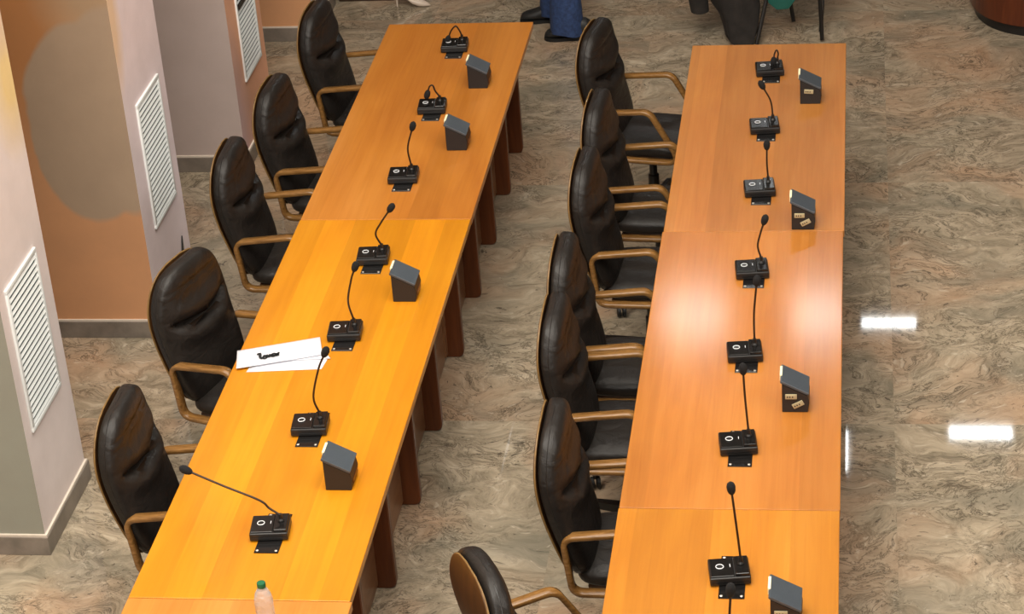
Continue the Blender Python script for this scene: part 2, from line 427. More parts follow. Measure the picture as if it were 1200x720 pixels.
def back_rings(scale, d0, off, puff, crease, vs=1.0, nv=84, nu=44, v0=.0, v1=1.):
    R = []
    for i in range(nv + 1):
        q = i / nv
        v = .5 - .5 * math.cos(PI * q)          # denser at the ends
        v = v0 + (v1 - v0) * v
        pv = .5 + (v - .5) * vs
        f, z = prof(pv); f2, z2 = prof(min(pv + .01, 1)); f1, z1 = prof(max(pv - .01, 0))
        t = Vector((f2 - f1, z2 - z1)).normalized(); n = Vector((t.y, -t.x))   # forward normal
        w = half_w(v) * scale
        e = max(0.02, 1 - abs(2 * v - 1) ** 8) ** .5
        ring = []
        for k in range(nu):
            a = 2 * PI * k / nu
            l = w * spow(math.cos(a), .42)
            d = d0 * e * spow(math.sin(a), .60 if crease and math.sin(a) > 0 else .36)
            if math.sin(a) > 0:
                u = l / max(w, 1e-4)
                dome = max(0, 1 - u * u)
                d += puff * e * dome * (.55 + .45 * math.sin(PI * min(1, v * 1.05)))
                if crease:
                    vc = .63 - .105 * (1 - abs(u)) ** 1.2
                    fade = max(0, 1 - (abs(u) / .86) ** 4)
                    d -= .058 * fade * math.exp(-((v - vc) / .020) ** 2)
                    d += .028 * fade * math.exp(-((v - vc + .10) / .07) ** 2) + .022 * fade * math.exp(-((v - vc - .11) / .07) ** 2)
                    # upper transverse tuck
                    d -= .006 * max(0, 1 - abs(u) ** 3) * math.exp(-((v - .86) / .012) ** 2)
            p = Vector((f, z)) + n * (d + off)
            ring.append((p.x, l, p.y))
        R.append(ring)
    return R
def make_chair():
    t = thing('armchair', 'x', 'chair', group='black leather armchairs along the tables')
    bk_ = MB().rings(back_rings(1.0, .043, .014, .024, True)).build('backrest', M['leather'], t, smooth=60)
    sh = MB().rings(back_rings(.962, .0065, -.034, 0, False, .945)).build('back_shell', M['shell'], t, smooth=40)
    # pale plywood edge band round the shell
    rim = []
    for s in (1, -1):
        col = []
        for i in range(37):
            v = .02 + .975 * i / 36; pv = .5 + (v - .5) * .945
            f, z = prof(pv); f2, z2 = prof(min(pv + .01, 1)); f1, z1 = prof(max(pv - .01, 0))
            tt = Vector((f2 - f1, z2 - z1)).normalized(); n = Vector((tt.y, -tt.x)); p = Vector((f, z)) - n * .0325
            col.append((p.x, s * half_w(v) * .966, p.y))
        rim.append(col)
    MB().tube(rim[0] + rim[1][::-1], .0036, 8, closed=True).build('shell_edge', M['shell_edge'], sh)
    pip = []
    for s in (1, -1):
        col = []
        for i in range(37):
            v = .02 + .978 * i / 36
            f, z = prof(v); f2, z2 = prof(min(v + .01, 1)); f1, z1 = prof(max(v - .01, 0))
            tt = Vector((f2 - f1, z2 - z1)).normalized(); n = Vector((tt.y, -tt.x)); p = Vector((f, z)) + n * .010
            col.append((p.x, s * half_w(v) * .998, p.y))
        pip.append(col)
    MB().tube(pip[0] + pip[1][::-1], .0019, 6, closed=True).build('piping', M['black'], bk_)
    # seat cushion
    R = []
    nu, nv = 36, 26
    for i in range(nv + 1):
        q = -math.cos(PI * i / nv)          # -1..1 along f
        f = .055 + .235 * q
        w = .212 * max(1e-3, 1 - abs(q) ** 7) ** .25
        e = max(.03, 1 - abs(q) ** 6) ** .5
        ring = []
        for k in range(nu):
            a = 2 * PI * k / nu
            l = w * spow(math.cos(a), .4); d = .040 * e * spow(math.sin(a), .6)
            if math.sin(a) > 0:
                d += .016 * e * (1 - (l / max(w, 1e-3)) ** 2)
            zc = .462 - .02 * max(0, q) ** 2
            ring.append((f, l, zc + d))
        R.append(ring)
    MB().rings(R).build('seat', M['leather'], t, smooth=60)
    MB().box(-.13, .25, -.19, .19, .408, .43, .006).build('seat_board', M['shell'], t)
    # bentwood arm loops
    for s in (1, -1):
        path = fillet([(-.205, .668), (.075, .694), (.232, .425), (-.180, .428)], [.045, .06, .05, .05], 8)
        R = []
        N = len(path); W = .021; T = .0105
        for i, p in enumerate(path):
            a = path[i - 1]; b = path[(i + 1) % N]; tt = (b - a).normalized(); n = Vector((tt.y, -tt.x))
            ring = []
            for (u, h) in ((-W, -T * .6), (-W * .8, -T), (W * .8, -T), (W, -T * .6), (W, T * .6), (W * .8, T), (-W * .8, T), (-W, T * .6)):
                q = p + n * h; ring.append((q.x, s * .234 + u, q.y))
            R.append(ring)
        MB().rings(R, closed=True).build('arm_loop', M['bent'], t, smooth=50)
    MB().box(-.10, .14, -.09, .09, .36, .408, .01).build('tilt_mechanism', M['blackmetal'], t)
    MB().lathe([(.028, .10), (.028, .24), (.020, .245), (.020, .37)], 16, (.02, 0, 0)).build('gas_column', M['blackmetal'], t)
    st = MB().lathe([(.045, .075), (.045, .115), (.03, .125)], 18, (.02, 0, 0))
    for k in range(5):
        a = 2 * PI * k / 5 + .3
        c, s_ = math.cos(a), math.sin(a)
        m = Matrix.Translation((.02, 0, 0)) @ Matrix.Rotation(a, 4, 'Z')
        R = [[m @ Vector(p) for p in ((x, -w, z - h), (x, w, z - h), (x, w * .8, z + h), (x, -w * .8, z + h))] for x, w, z, h in ((.03, .024, .095, .018), (.16, .019, .085, .014), (.285, .014, .072, .010))]
        st.rings(R)
    st.build('star_base', M['blackmetal'], t, smooth=0)
    for k in range(5):
        a = 2 * PI * k / 5 + .3
        cx, cy = .02 + .275 * math.cos(a), .275 * math.sin(a)
        cs = MB()
        for o in (-.013, .013):
            m = Matrix.Translation((cx, cy, .026)) @ Matrix.Rotation(a + .9, 4, 'Z')
            R = [[m @ Vector((.026 * math.cos(2 * PI * j / 14) * sc_, o + yy, .026 * math.sin(2 * PI * j / 14) * sc_)) for j in range(14)] for yy, sc_ in ((-.009, .8), (-.006, 1), (.006, 1), (.009, .8))]
            cs.rings(R)
        cs.lathe([(.008, .045), (.008, .068)], 8, (cx, cy, 0))
        cs.build('castor', M['black'], t)
    return t
proto = make_chair()
def origin(corner, deg, f=-.205, l=-.234):
    a = math.radians(deg); c, s = math.cos(a), math.sin(a)
    return (corner[0] - (f * c - l * s), corner[1] - (f * s + l * c), 0)
CH = [
    (origin((-.192, .599), 0), 0, 'black leather armchair nearest the camera on the left row, beside the outstretched microphone'),
    (origin((-.31, 1.721), -18), -18, 'black leather armchair behind the white papers, turned towards the camera'),
    (origin((-.302, 2.822), 0), 0, 'black leather armchair at the seam of the far and middle left tables'),
    (origin((-.276, 3.55), -4), -4, 'second armchair from the far end of the left row, before the orange pillar side'),
    (origin((-.265, 4.522), -4), -4, 'farthest armchair of the left row, its top near the upper picture edge'),
    ((1.445, 4.39, 0), -10, 'farthest armchair of the right row, whole seat and both arms in view'),
    (origin((1.322, 3.321), -3), -3, 'second armchair from the far end of the right row, pressed before the farthest'),
    (origin((1.334, 2.678), -2), -2, 'third armchair from the far end of the right row, at the table seam'),
    ((1.545, 2.078, 0), 0, 'fourth armchair from the right row\'s far end, near half hidden by the next back'),
    ((1.565, 1.560, 0), 0, 'fifth armchair from the far end of the right row, overlapping the fourth'),
    (origin((1.446, .518), 0), 0, 'armchair of the right row beside the front table seam, near arm fully visible'),
    ((1.500, -.075, 0), 27, 'armchair at the bottom edge turned away, showing its brown wooden back shell'),
]
for i, (loc, deg, lab) in enumerate(CH):
    c = proto if i == 0 else dup(proto)
    c.location = loc; c.rotation_euler = (0, 0, math.radians(deg)); c['label'] = lab

# ------------------------------------------------------------------ microphones
def make_mic():
    """origin: table surface, middle of the plate's front edge"""
    t = thing('gooseneck_microphone', 'x', 'microphone', group='gooseneck microphones on the tables')
    pl = MB().box(-.044, .044, 0, .245, 0, .004, .001, 1).build('mounting_plate', M['blackgloss'], t)
    for (x, y) in ((-.034, .012), (.034, .012), (-.034, .234), (.034, .234)):
        MB().lathe([(.0055, 0), (.0055, .0015), (.003, .0028)], 10, (x, y, .004)).build('screw', M['screw'], pl)
    h = bpy.data.objects.new('housing', None)
    bm = MB().prism([(-.069, .0), (.069, .0), (.069, .112), (-.069, .112)], .005, .034, 'z', .004, 2)
    # top slopes up towards the back
    bm.v = [(x, y, z + (y * .06 if z > .02 else 0)) for x, y, z in bm.v]
    ho = bm.build('housing', M['black'], t, loc=(-.004, .072, 0), smooth=10)
    ho.rotation_euler = (0, 0, 0)
    rp = MB().box(.018, .065, .008, .107, .033, .0445, .003)
    rp.v = [(x, y, z + y * .05) for x, y, z in rp.v]
    rp.build('neck_panel', M['blackgloss'], ho, smooth=10)
    lt = MB().box(-.065, .014, .008, .106, .034, .0375, .002)
    lt.v = [(x, y, z + y * .06) for x, y, z in lt.v]
    lt.build('key_panel', M['blackgloss'], ho, smooth=10)
    MB().box(-.062, .062, -.0015, .001, .016, .0185).build('slot', M['blackgloss'], ho, smooth=0)
    z0 = .0425
    ring = [(-.032 + .0128 * math.cos(2 * PI * k / 24), .058 + .0128 * math.sin(2 * PI * k / 24), z0 + .001) for k in range(24)]
    MB().tube(ring, .0016, 6, closed=True).build('button_ring', M['white_ring'], ho)
    MB().lathe([(.0098, 0), (.0098, .001), (.008, .0016)], 20, (-.032, .058, z0 - .0015)).build('talk_button', M['black'], ho)
    MB().box(.002, .004, .054, .070, z0 - .001, z0 + .0006).build('indicator_mark', M['white_ring'], ho, smooth=0)
    MB().lathe([(.012, 0), (.012, .006), (.0075, .012), (.0075, .03)], 14, (.040, .062, .046)).build('neck_socket', M['black'], ho)
    return t
mic0 = make_mic()
# base (x, plate front y), rotation of housing, neck points: absolute (x, z) at the neck's y ; neck root follows the housing
MICS = [
    (.420, 4.722, 3, [(.443, .850), (.425, .876), (.400, .852), (.384, .818)], 'farthest microphone of the left row, neck folded over to the left'),
    (.424, 3.945, 3, [(.438, .850), (.428, .880), (.412, .876), (.402, .850)], 'microphone second from the far end of the left row, short bent neck'),
    (.413, 3.165, 3, [(.437, .905), (.465, 1.000)], 'microphone of the left row just beyond the table seam, neck upright'),
    (.417, 2.362, 4, [(.428, .875), (.458, .930), (.497, .985)], 'microphone of the left row just before the far seam, neck leaning right'),
    (.420, 1.700, 4, [(.437, .905), (.460, 1.005), (.477, 1.050)], 'microphone of the left row directly right of the white papers'),
    (.424, .974, 4, [(.440, .890), (.472, 1.01), (.500, 1.072)], 'microphone of the left row in front of the papers, second nearest'),
    (.424, .275, 5, [(.418, .850), (.385, .884), (.26, .944), (.150, 1.000)], 'nearest microphone of the left row, long neck bent out to the left'),
    (2.068, 4.350, 6, [(2.102, .850), (2.094, .868), (2.084, .850), (2.080, .826)], 'farthest microphone of the right row, neck bent into a small peak'),
    (2.066, 3.670, 6, [(2.087, .895), (2.055, .962)], 'microphone second from the far end of the right row, neck leaning left'),
    (2.066, 3.002, 6, [(2.091, .888), (2.092, .962)], 'microphone third from the far end of the right row, neck straight up'),
    (2.062, 2.230, 6, [(2.078, .876), (2.090, .935), (2.104, .982)], 'microphone of the right row just before the far seam, round tip in view'),
    (2.060, 1.540, 6, [(2.090, .942), (2.102, 1.066)], 'microphone of the right row between the two bright table reflections'),
    (2.064, .866, 7, [(2.083, .961), (2.079, 1.066)], 'microphone of the right row just beyond the near seam'),
    (2.071, .054, 8, [(2.087, .95), (2.075, 1.084)], 'microphone on the nearest right table, neck straight over the seam'),
    (2.095, -.700, 8, [(2.104, 1.08), (2.109, 1.215)], 'microphone at the bottom edge of the right row, only the tip in view'),
]
mics = [mic0] + [dup(mic0) for _ in MICS[1:]]
for m, (x, y, rot, pts, lab) in zip(mics, MICS):
    m.location = (x, y, .75); m['label'] = lab
    h = [c for c in m.children if c.name.startswith('housing')][0]
    a = math.radians(rot); h.rotation_euler = (0, 0, a)
    rx = -.004 + .040 * math.cos(a) - .062 * math.sin(a); ry = .072 + .040 * math.sin(a) + .062 * math.cos(a)
    P = [(rx, ry, .070)] + [(px - x, ry, pz - .75) for px, pz in pts]
    path = spline([(rx, ry, .05)] + P, 7)
    MB().tube(path, .0042, 10).build('gooseneck', M['neck'], m)
    a_, b_ = Vector(path[-2]), Vector(path[-1]); d = (b_ - a_).normalized()
    fr = [b_ + d * s for s in (-.006, .0, .01, .025, .036, .043)]
    MB().tube(fr, [.006, .011, .0145, .0155, .012, .004], 14).build('foam_windscreen', M['foam'], m)

# ------------------------------------------------------------------ socket boxes
def make_box(sockets):
    """origin: front left bottom corner on the table"""
    t = thing('socket_box', 'x', 'socket box', group='wedge-shaped socket boxes on the tables')
    W, D, HL, HR = .096, .122, .124, .074
    body = MB().prism([(0, 0), (W, 0), (W + .006, HR * .55), (W, HR), (0, HL)], 0, D, 'y', .002, 1).build('body', M['boxdark'], t, smooth=0)
    sl = (HR - HL) / W
    lid = MB().prism([(-.005, HL + .004), (W + .002, HR + .001), (W + .006, HR + .010), (W - .002, HR + .014), (-.001, HL + .014), (-.006, HL + .010)], -.003, D + .003, 'y', .0015, 1).build('lid', M['lid'], t, smooth=0)
    MB().box(-.0085, .0005, .040, D - .014, HL - .008, HL + .0155).build('label_strip', M['sticker'], lid, smooth=0)
    if not sockets:
        MB().box(W + .003, W + .0075, .02, D - .02, .022, .040).build('side_inlay', M['desk'], body, smooth=0)
    for (cx, cz, ang) in sockets:
        m = Matrix.Translation((cx, -.001, cz)) @ Matrix.Rotation(math.radians(ang), 4, 'Y')
        s = MB().box(-.022, .022, -.004, .002, -.0105, .0105, .002, 2, mat=m).build('socket', M['socket'], body)
        hl = MB()
        for dx in (-.013, -.004, .006):
            hl.box(dx - .0022, dx + .0022, -.0048, -.0035, -.003, .003, mat=m)
        hl.build('socket_hole', M['black'], s, smooth=0)
    return t
bl = make_box([])
br = make_box([(.034, .070, 0), (.060, .036, -28)])
br1 = make_box([(.042, .066, 4)])
BOX = [(bl, .559, 4.334, 'grey wedge socket box nearest the far end of the left row'),
       (bl, .560, 3.604, 'grey wedge socket box second from the far end of the left row'),
       (bl, .561, 2.115, 'grey wedge socket box left row, right of the microphone before the far seam'),
       (bl, .559, .682, 'grey wedge socket box nearest the camera on the left row'),
       (br1, 2.217, 4.094, 'grey wedge socket box at the far end of the right row, one pale socket showing'),
       (br, 2.208, 2.762, 'grey wedge socket box on the far seam of the right row, two pale sockets showing'),
       (br, 2.208, 1.250, 'grey wedge socket box in the middle right table, two pale sockets showing'),
       (br, 2.208, -.115, 'grey wedge socket box cut off by the bottom edge')]
used = set()
for src, x, y, lab in BOX:
    b = src if id(src) not in used else dup(src); used.add(id(src))
    b.location = (x, y, .75); b['label'] = lab

# ------------------------------------------------------------------ papers
def sheet(name, pts, z, label, curl=0.0, mark=None):
    P = [Vector((x, y)) for x, y in pts]
    n = 10; vs = []; fs = []
    for i in range(n + 1):
        for j in range(n + 1):
            u, v = i / n, j / n
            p = (P[0] * (1 - u) + P[1] * u) * (1 - v) + (P[3] * (1 - u) + P[2] * u) * v
            vs.append((p.x, p.y, z + curl * (u * u * .5 + .5 * (1 - v) ** 2) * .5))
    for i in range(n):
        for j in range(n):
            a = i * (n + 1) + j; fs.append((a, a + n + 1, a + n + 2, a + 1))
    mb = MB().add(vs, fs)
    o = mb.build(name, M['paper'])
    sd = o.modifiers.new('thickness', 'SOLIDIFY'); sd.thickness = .0012; sd.offset = 1
    return tag(o, label, 'paper', 'white sheets of paper on the left table')
sheet('paper_sheet', [(.062, 1.528), (.366, 1.555), (.375, 1.635), (.075, 1.64)], .7512, 'lower white paper sheet poking out in front of the pile')
sheet('paper_sheet', [(.07, 1.60), (.388, 1.632), (.345, 1.70), (.06, 1.70)], .7555, 'white paper sheet with its corner poking out to the right of the pile')
top = sheet('paper_sheet', [(.020, 1.538), (.352, 1.652), (.312, 1.795), (-.010, 1.682)], .7605, 'topmost white sheet with a black printed mark', .004)
ink = MB()
ax = Vector((.33, .114)).normalized(); ay = Vector((-ax.y, ax.x))
def stroke(pts, r):
    ink.tube([( .105 + ax.x * a + ay.x * b, 1.605 + ax.y * a + ay.y * b, 0) for a, b in spline2([(p[0] * .78, p[1] * .9) for p in pts])], r * 1.45, 6)
def spline2(pts): return [(p.x, p.y) for p in spline([(a, b, 0) for a, b in pts], 5)]
for pts, r in [([(-.012, .052), (.004, .046), (.002, .02), (.012, .004)], .0045), ([(-.006, .056), (.012, .056)], .003), ([(.014, .008), (.026, .030), (.034, .010), (.022, .002), (.016, .010)], .0035),
               ([(.036, .034), (.046, .012), (.056, .034)], .004), ([(.058, .012), (.072, .034), (.084, .024), (.070, .010), (.058, .014)], .004), ([(.062, .022), (.082, .014)], .0035),
               ([(.084, .008), (.094, .022), (.102, .040)], .003), ([(.088, .034), (.098, .010)], .003)]:
    stroke(pts, r)
ink.v = [(x, y, .7662 + .0006 * (1 if z > 0 else 0)) for x, y, z in ink.v]
ink.build('printed_mark', M['ink'], top, smooth=0)

# ------------------------------------------------------------------ bottle
bt = thing('water_bottle', 'clear plastic water bottle with a green cap at the bottom edge of the left table', 'bottle', (.536, -.185, .75))
prf = [(.0, .002), (.028, .0), (.032, .006), (.032, .05)]
for k in range(6): prf += [(.0305, .055 + k * .012), (.032, .061 + k * .012)]
prf += [(.032, .13), (.031, .145), (.026, .165), (.017, .182), (.0125, .188), (.0125, .198)]
MB().lathe(prf, 28).build('bottle_body', M['clear'], bt)
MB().lathe([(.0145, .190), (.0150, .192), (.0150, .205), (.0138, .2075), (.0, .2078)], 24).build('cap', M['cap'], bt)

# ------------------------------------------------------------------ far background: green chair, coat, people, desk, bench
gc = thing('stacking_chair', 'green chair with black tube legs behind the far end of the right table', 'chair', (2.16, 6.92, 0), 0)
def gl(p): return (p[0] - 2.16, p[1] - 6.92, p[2])
seat = fillet([(-.21, -.20), (.21, -.20), (.19, .20), (-.19, .20)], .06, 5)
MB().prism([(p.x, p.y) for p in seat], .425, .455, 'z', .008, 2).build('seat', M['green'], gc)
MB().prism([(-.20, .425), (-.19, .24), (-.14, .195), (-.07, .20), (-.02, .27), (.06, .38), (.10, .425)], -.22, .16, 'y', .006, 2).build('seat_sling', M['green'], gc)
bk = MB()
rg = []
for i in range(9):
    z = .60 + .28 * i / 8; w = .20 * (1 - .25 * abs(i / 4 - 1) ** 3)
    x = -.235 - .05 * i / 8
    rg.append([(x + .012 * math.sin(a) + .03 * (1 - (math.cos(a)) ** 2) * -1, w * math.cos(a), z) for a in [2 * PI * k / 16 for k in range(16)]])
bk.rings(rg).build('backrest', M['green'], gc)
for pth in ([(-.16, -.16, .43), (-.19, -.18, .30), (-.26, -.30, .012)], [(-.14, .15, .43), (-.09, .10, .25), (-.05, .05, .012)],
            [(.09, -.17, .43), (.11, -.19, .30), (.125, -.245, .012)], [(.14, .12, .43), (.13, .02, .25), (.115, -.12, .012)]):
    MB().tube(spline(pth, 6), .0125, 10).build('leg', M['blackmetal'], gc)
for s in (-.19, .19):
    MB().tube(spline([(-.15, s, .44), (-.22, s, .50), (-.25, s, .68), (-.28, s, .86)], 6), .011, 8).build('back_post', M['blackmetal'], gc)
# coat hung over that chair's back
ct = MB(); R = []
for i, (z, x0, x1, y0, y1) in enumerate([(.88, -.52, -.46, -.16, .16), (.86, -.60, -.44, -.19, .19), (.60, -.66, -.40, -.23, .20), (.35, -.65, -.36, -.26, .16), (.20, -.62, -.34, -.28, .08), (.13, -.57, -.34, -.30, .0), (.03, -.54, -.36, -.34, -.12)]):
    R.append([((x0 + x1) / 2 + (x1 - x0) / 2 * math.cos(a) * (1 + .10 * math.sin(5 * a + i)), (y0 + y1) / 2 + (y1 - y0) / 2 * math.sin(a) * (1 + .12 * math.sin(4 * a + 2 * i)), z + .03 * math.sin(2 * a + 1)) for a in [2 * PI * k / 40 for k in range(40)]])
ct.rings(R)
co = ct.build('coat', M['coat'], loc=(2.26, 6.90, 0), smooth=60)
tag(co, 'dark coat hanging over the back of the green chair', 'coat')
sl = MB(); R = []
for z, x, r in ((.72, -.66, .055), (.5, -.70, .06), (.3, -.715, .062), (.17, -.70, .055)):
    R.append([(x + r * math.cos(a), -.12 + r * 1.2 * math.sin(a), z) for a in [2 * PI * k / 14 for k in range(14)]])
sl.rings(R).build('sleeve', M['coat'], co, smooth=60)

# curved desk
dk = thing('curved_desk', 'dark reddish wooden desk with a rounded corner at the upper right', 'desk', (3.16, 6.64, 0))
def desk_outline(o):
    return [(p.x, p.y) for p in fillet([(o, o), (2.4, o), (2.4, 1.9), (o, 1.9)], [.55 - o, .02, .02, .02], 14)]
MB().prism(desk_outline(.03), 0, .07, 'z').build('plinth', M['black'], dk, smooth=30)
MB().prism(desk_outline(0), .07, .98, 'z').build('front_panel', M['desk'], dk, smooth=30)
MB().prism(desk_outline(-.03), .98, 1.02, 'z', .004, 1).build('desktop', M['desk'], dk, smooth=30)

bn = thing('wooden_bench', 'dark brown wooden box bench beside the farthest pillar', 'bench', (-.80, 7.47, 0))
MB().box(0, .36, 0, .5, 0, .41, .004).build('base', M['bench'], bn)
MB().box(-.01, .37, -.01, .51, .41, .45, .006).build('seat', M['bench'], bn)

def skin_body(name, J, edges, mat, root='pelvis', parent=None):
    names = list(J); me = bpy.data.meshes.new(name)
    me.from_pydata([J[n][0] for n in names], [(names.index(a), names.index(b)) for a, b in edges], [])
    me.materials.append(mat)
    o = bpy.data.objects.new(name, me); COL.objects.link(o)
    sk = o.modifiers.new('skin', 'SKIN')
    if not me.skin_vertices: me.attributes.new('skin', 'FLOAT', 'POINT')
    for i, n in enumerate(names):
        d = me.skin_vertices[0].data[i]; r = J[n][1]; d.radius = (r, r); d.use_root = (n == root)
    sk.use_smooth_shade = True
    ss = o.modifiers.new('sub', 'SUBSURF'); ss.levels = 1; ss.render_levels = 2
    if parent: o.parent = parent
    return o
def person(label, J, hand_dir, foot):
    """J: joints -> (pos, radius). Hands get a palm and five fingers along hand_dir"""
    E_ = [('pelvis', 'waist'), ('waist', 'chest'), ('chest', 'neck'), ('neck', 'jaw'), ('jaw', 'head'), ('head', 'crown')]
    for s in 'ab':
        E_ += [('pelvis', 'hip' + s), ('hip' + s, 'knee' + s), ('knee' + s, 'ankle' + s), ('ankle' + s, 'toe' + s),
               ('chest', 'shoulder' + s), ('shoulder' + s, 'elbow' + s), ('elbow' + s, 'wrist' + s), ('wrist' + s, 'palm' + s)]
        w = Vector(J['wrist' + s][0]); d = Vector(hand_dir).normalized(); side = d.cross(Vector((.3, .2, 1))).normalized()
        pc = w + d * .07; J['palm' + s] = (pc, .026)
        for k, (o, ln) in enumerate(((-.030, .062), (-.010, .076), (.010, .072), (.029, .056))):
            p0 = pc + side * o + d * .02; p1 = p0 + d * ln * .5 + Vector((0, 0, -.006)); p2 = p0 + d * ln * .92 + Vector((0, 0, -.022))
            for q, pt, r in ((0, p0, .0095), (1, p1, .0088), (2, p2, .0075)): J[f'finger{s}{k}{q}'] = (pt, r)
            E_ += [('palm' + s, f'finger{s}{k}0'), (f'finger{s}{k}0', f'finger{s}{k}1'), (f'finger{s}{k}1', f'finger{s}{k}2')]
        t0 = w + d * .03 - side * .032; t1 = t0 + d * .035 - side * .022
        J[f'thumb{s}0'] = (t0, .011); J[f'thumb{s}1'] = (t1, .009)
        E_ += [('wrist' + s, f'thumb{s}0'), (f'thumb{s}0', f'thumb{s}1')]
    o = skin_body('person', J, E_, M['skin'])
    return tag(o, label, 'person')

def loft(name, secs, mat, parent, n=28, fold=0.0):
    R = []
    for i, (c, rx, ry) in enumerate(secs):
        R.append([(c[0] + rx * math.cos(a) * (1 + fold * math.sin(6 * a + i * 1.3)), c[1] + ry * math.sin(a) * (1 + fold * math.sin(5 * a - i)), c[2] + (.012 * math.sin(a * 2 + i) * (fold > 0))) for a in [2 * PI * k / n for k in range(n)]])
    return MB().rings(R).build(name, mat, parent, smooth=60)

def shoe(name, heel, d, mat, parent, L=.285, w=.056, sole=True):
    """heel point on floor, direction d (unit xy)"""
    d = Vector((d[0], d[1], 0)).normalized(); s = Vector((-d.y, d.x, 0)); H = Vector(heel)
    R = []
    for u, ww, h in ((0.0, .55, .05), (.02, .72, .085), (.12, .80, .10), (.25, .78, .105), (.42, .80, .088), (.58, .92, .07), (.72, 1.0, .058), (.86, .92, .05), (.95, .68, .042), (1.0, .34, .03)):
        c = H + d * (u * L); ring = []
        for k in range(16):
            a = 2 * PI * k / 16
            ring.append(c + s * (w * ww * spow(math.cos(a), .8)) + Vector((0, 0, .018 + (h * 1.3 - .018) * (.5 + .5 * spow(math.sin(a), .8)))))
        R.append(ring)
    o = MB().rings(R).build(name, mat, parent, smooth=60)
    R = []
    for u, ww in ((-.01, .45), (.02, .76), (.12, .86), (.3, .80), (.45, .82), (.62, .97), (.75, 1.06), (.88, .96), (.97, .66), (1.015, .3)):
        c = H + d * (u * L)
        R.append([c + s * (w * ww) + Vector((0, 0, z)) for z in (0.001, .022)] + [c - s * (w * ww) + Vector((0, 0, z)) for z in (.022, 0.001)])
    MB().rings(R).build('sole', M['sole'], o, smooth=40)
    return o

# standing person in jeans, facing -x; near foot at y 6.79, far foot at y 7.08
px, py = .76, 6.94
J = {'pelvis': ((px, py, .95), .13), 'waist': ((px, py, 1.12), .12), 'chest': ((px - .01, py, 1.36), .14), 'neck': ((px - .01, py, 1.53), .055), 'jaw': ((px - .04, py, 1.60), .062),
     'head': ((px - .03, py, 1.68), .088), 'crown': ((px - .02, py, 1.75), .062),
     'hipa': ((px, py - .10, .88), .088), 'kneea': ((.755, 6.80, .49), .056), 'anklea': ((.785, 6.79, .10), .034), 'toea': ((.68, 6.78, .045), .028),
     'hipb': ((px - .02, py + .10, .88), .088), 'kneeb': ((.66, 7.05, .49), .056), 'ankleb': ((.665, 7.085, .10), .034), 'toeb': ((.56, 7.085, .045), .026),
     'shouldera': ((px, py - .19, 1.45), .055), 'elbowa': ((px + .03, py - .25, 1.15), .041), 'wrista': ((px - .05, py - .25, .90), .028),
     'shoulderb': ((px, py + .19, 1.45), .055), 'elbowb': ((px + .03, py + .25, 1.15), .041), 'wristb': ((px - .05, py + .25, .90), .028)}
pm = person('person in blue jeans and black shoes standing beyond the left table', J, (-.25, 0, -1), None)
jn = loft('jeans', [((px, py, 1.04), .150, .185), ((px, py, .96), .155, .195), ((px, py, .86), .150, .20), ((px - .01, py, .80), .13, .19)], M['denim'], pm)
for hip, knee, ank in (((px, py - .095, .88), (.750, 6.81, .50), (.752, 6.79, .045)), ((px - .02, py + .095, .88), (.665, 7.04, .50), (.655, 7.08, .045))):
    hip, knee, ank = map(Vector, (hip, knee, ank))
    secs = []
    for i in range(13):
        t = i / 12
        c = hip.lerp(knee, t * 2) if t < .5 else knee.lerp(ank, t * 2 - 1)
        r = .108 - .03 * min(1, t * 2) + (.022 * max(0, t * 2 - 1))
        secs.append((c, r * 1.03, r * .98))
    loft('jeans_leg', secs, M['denim'], jn, fold=.035)
loft('shirt', [((px, py, .98), .155, .19), ((px, py, 1.15), .14, .175), ((px, py, 1.35), .155, .21), ((px, py, 1.46), .12, .20), ((px, py, 1.51), .07, .08)], M['shirt'], pm)
MB().ball((px + .005, py, 1.735), .105, .092, .095).build('hair', M['hair'], pm, smooth=80)
shoe('shoe', (.900, 6.80, 0), (-1, -.05), M['shoe'], pm)
shoe('shoe', (.715, 7.085, 0), (-1, -.02), M['shoe'], pm)

# seated person on the bench end, pale pointed stiletto towards +x
sx_, sy_ = -.60, 7.66
J = {'pelvis': ((sx_, sy_, .55), .12), 'waist': ((sx_ - .02, sy_, .74), .10), 'chest': ((sx_ - .01, sy_, .96), .12), 'neck': ((sx_, sy_, 1.13), .05), 'jaw': ((sx_ + .03, sy_, 1.20), .057),
     'head': ((sx_ + .02, sy_, 1.28), .083), 'crown': ((sx_ + .01, sy_, 1.345), .06),
     'hipa': ((sx_ + .06, sy_ - .10, .54), .08), 'kneea': ((-.22, 7.46, .50), .052), 'anklea': ((-.365, 7.375, .13), .032), 'toea': ((-.25, 7.377, .04), .022),
     'hipb': ((sx_ + .06, sy_ + .10, .54), .08), 'kneeb': ((-.20, 7.74, .52), .052), 'ankleb': ((-.24, 7.74, .13), .032), 'toeb': ((-.12, 7.74, .04), .022),
     'shouldera': ((sx_, sy_ - .17, 1.05), .048), 'elbowa': ((sx_ + .02, sy_ - .22, .80), .036), 'wrista': ((sx_ + .20, sy_ - .17, .67), .025),
     'shoulderb': ((sx_, sy_ + .17, 1.05), .048), 'elbowb': ((sx_ + .02, sy_ + .22, .80), .036), 'wristb': ((sx_ + .20, sy_ + .17, .67), .025)}
pw = person('seated person on the dark bench wearing pale pointed high heels', J, (1, 0, -.15), None)
loft('dress', [((sx_, sy_, .50), .16, .20), ((sx_, sy_, .62), .15, .18), ((sx_ - .02, sy_, .78), .12, .145), ((sx_, sy_, .96), .14, .175), ((sx_, sy_, 1.07), .10, .17), ((sx_, sy_, 1.11), .06, .07)], M['dress'], pw)
MB().ball((sx_ - .01, sy_, 1.32), .105, .098, .10).build('hair', M['hair'], pw, smooth=80)
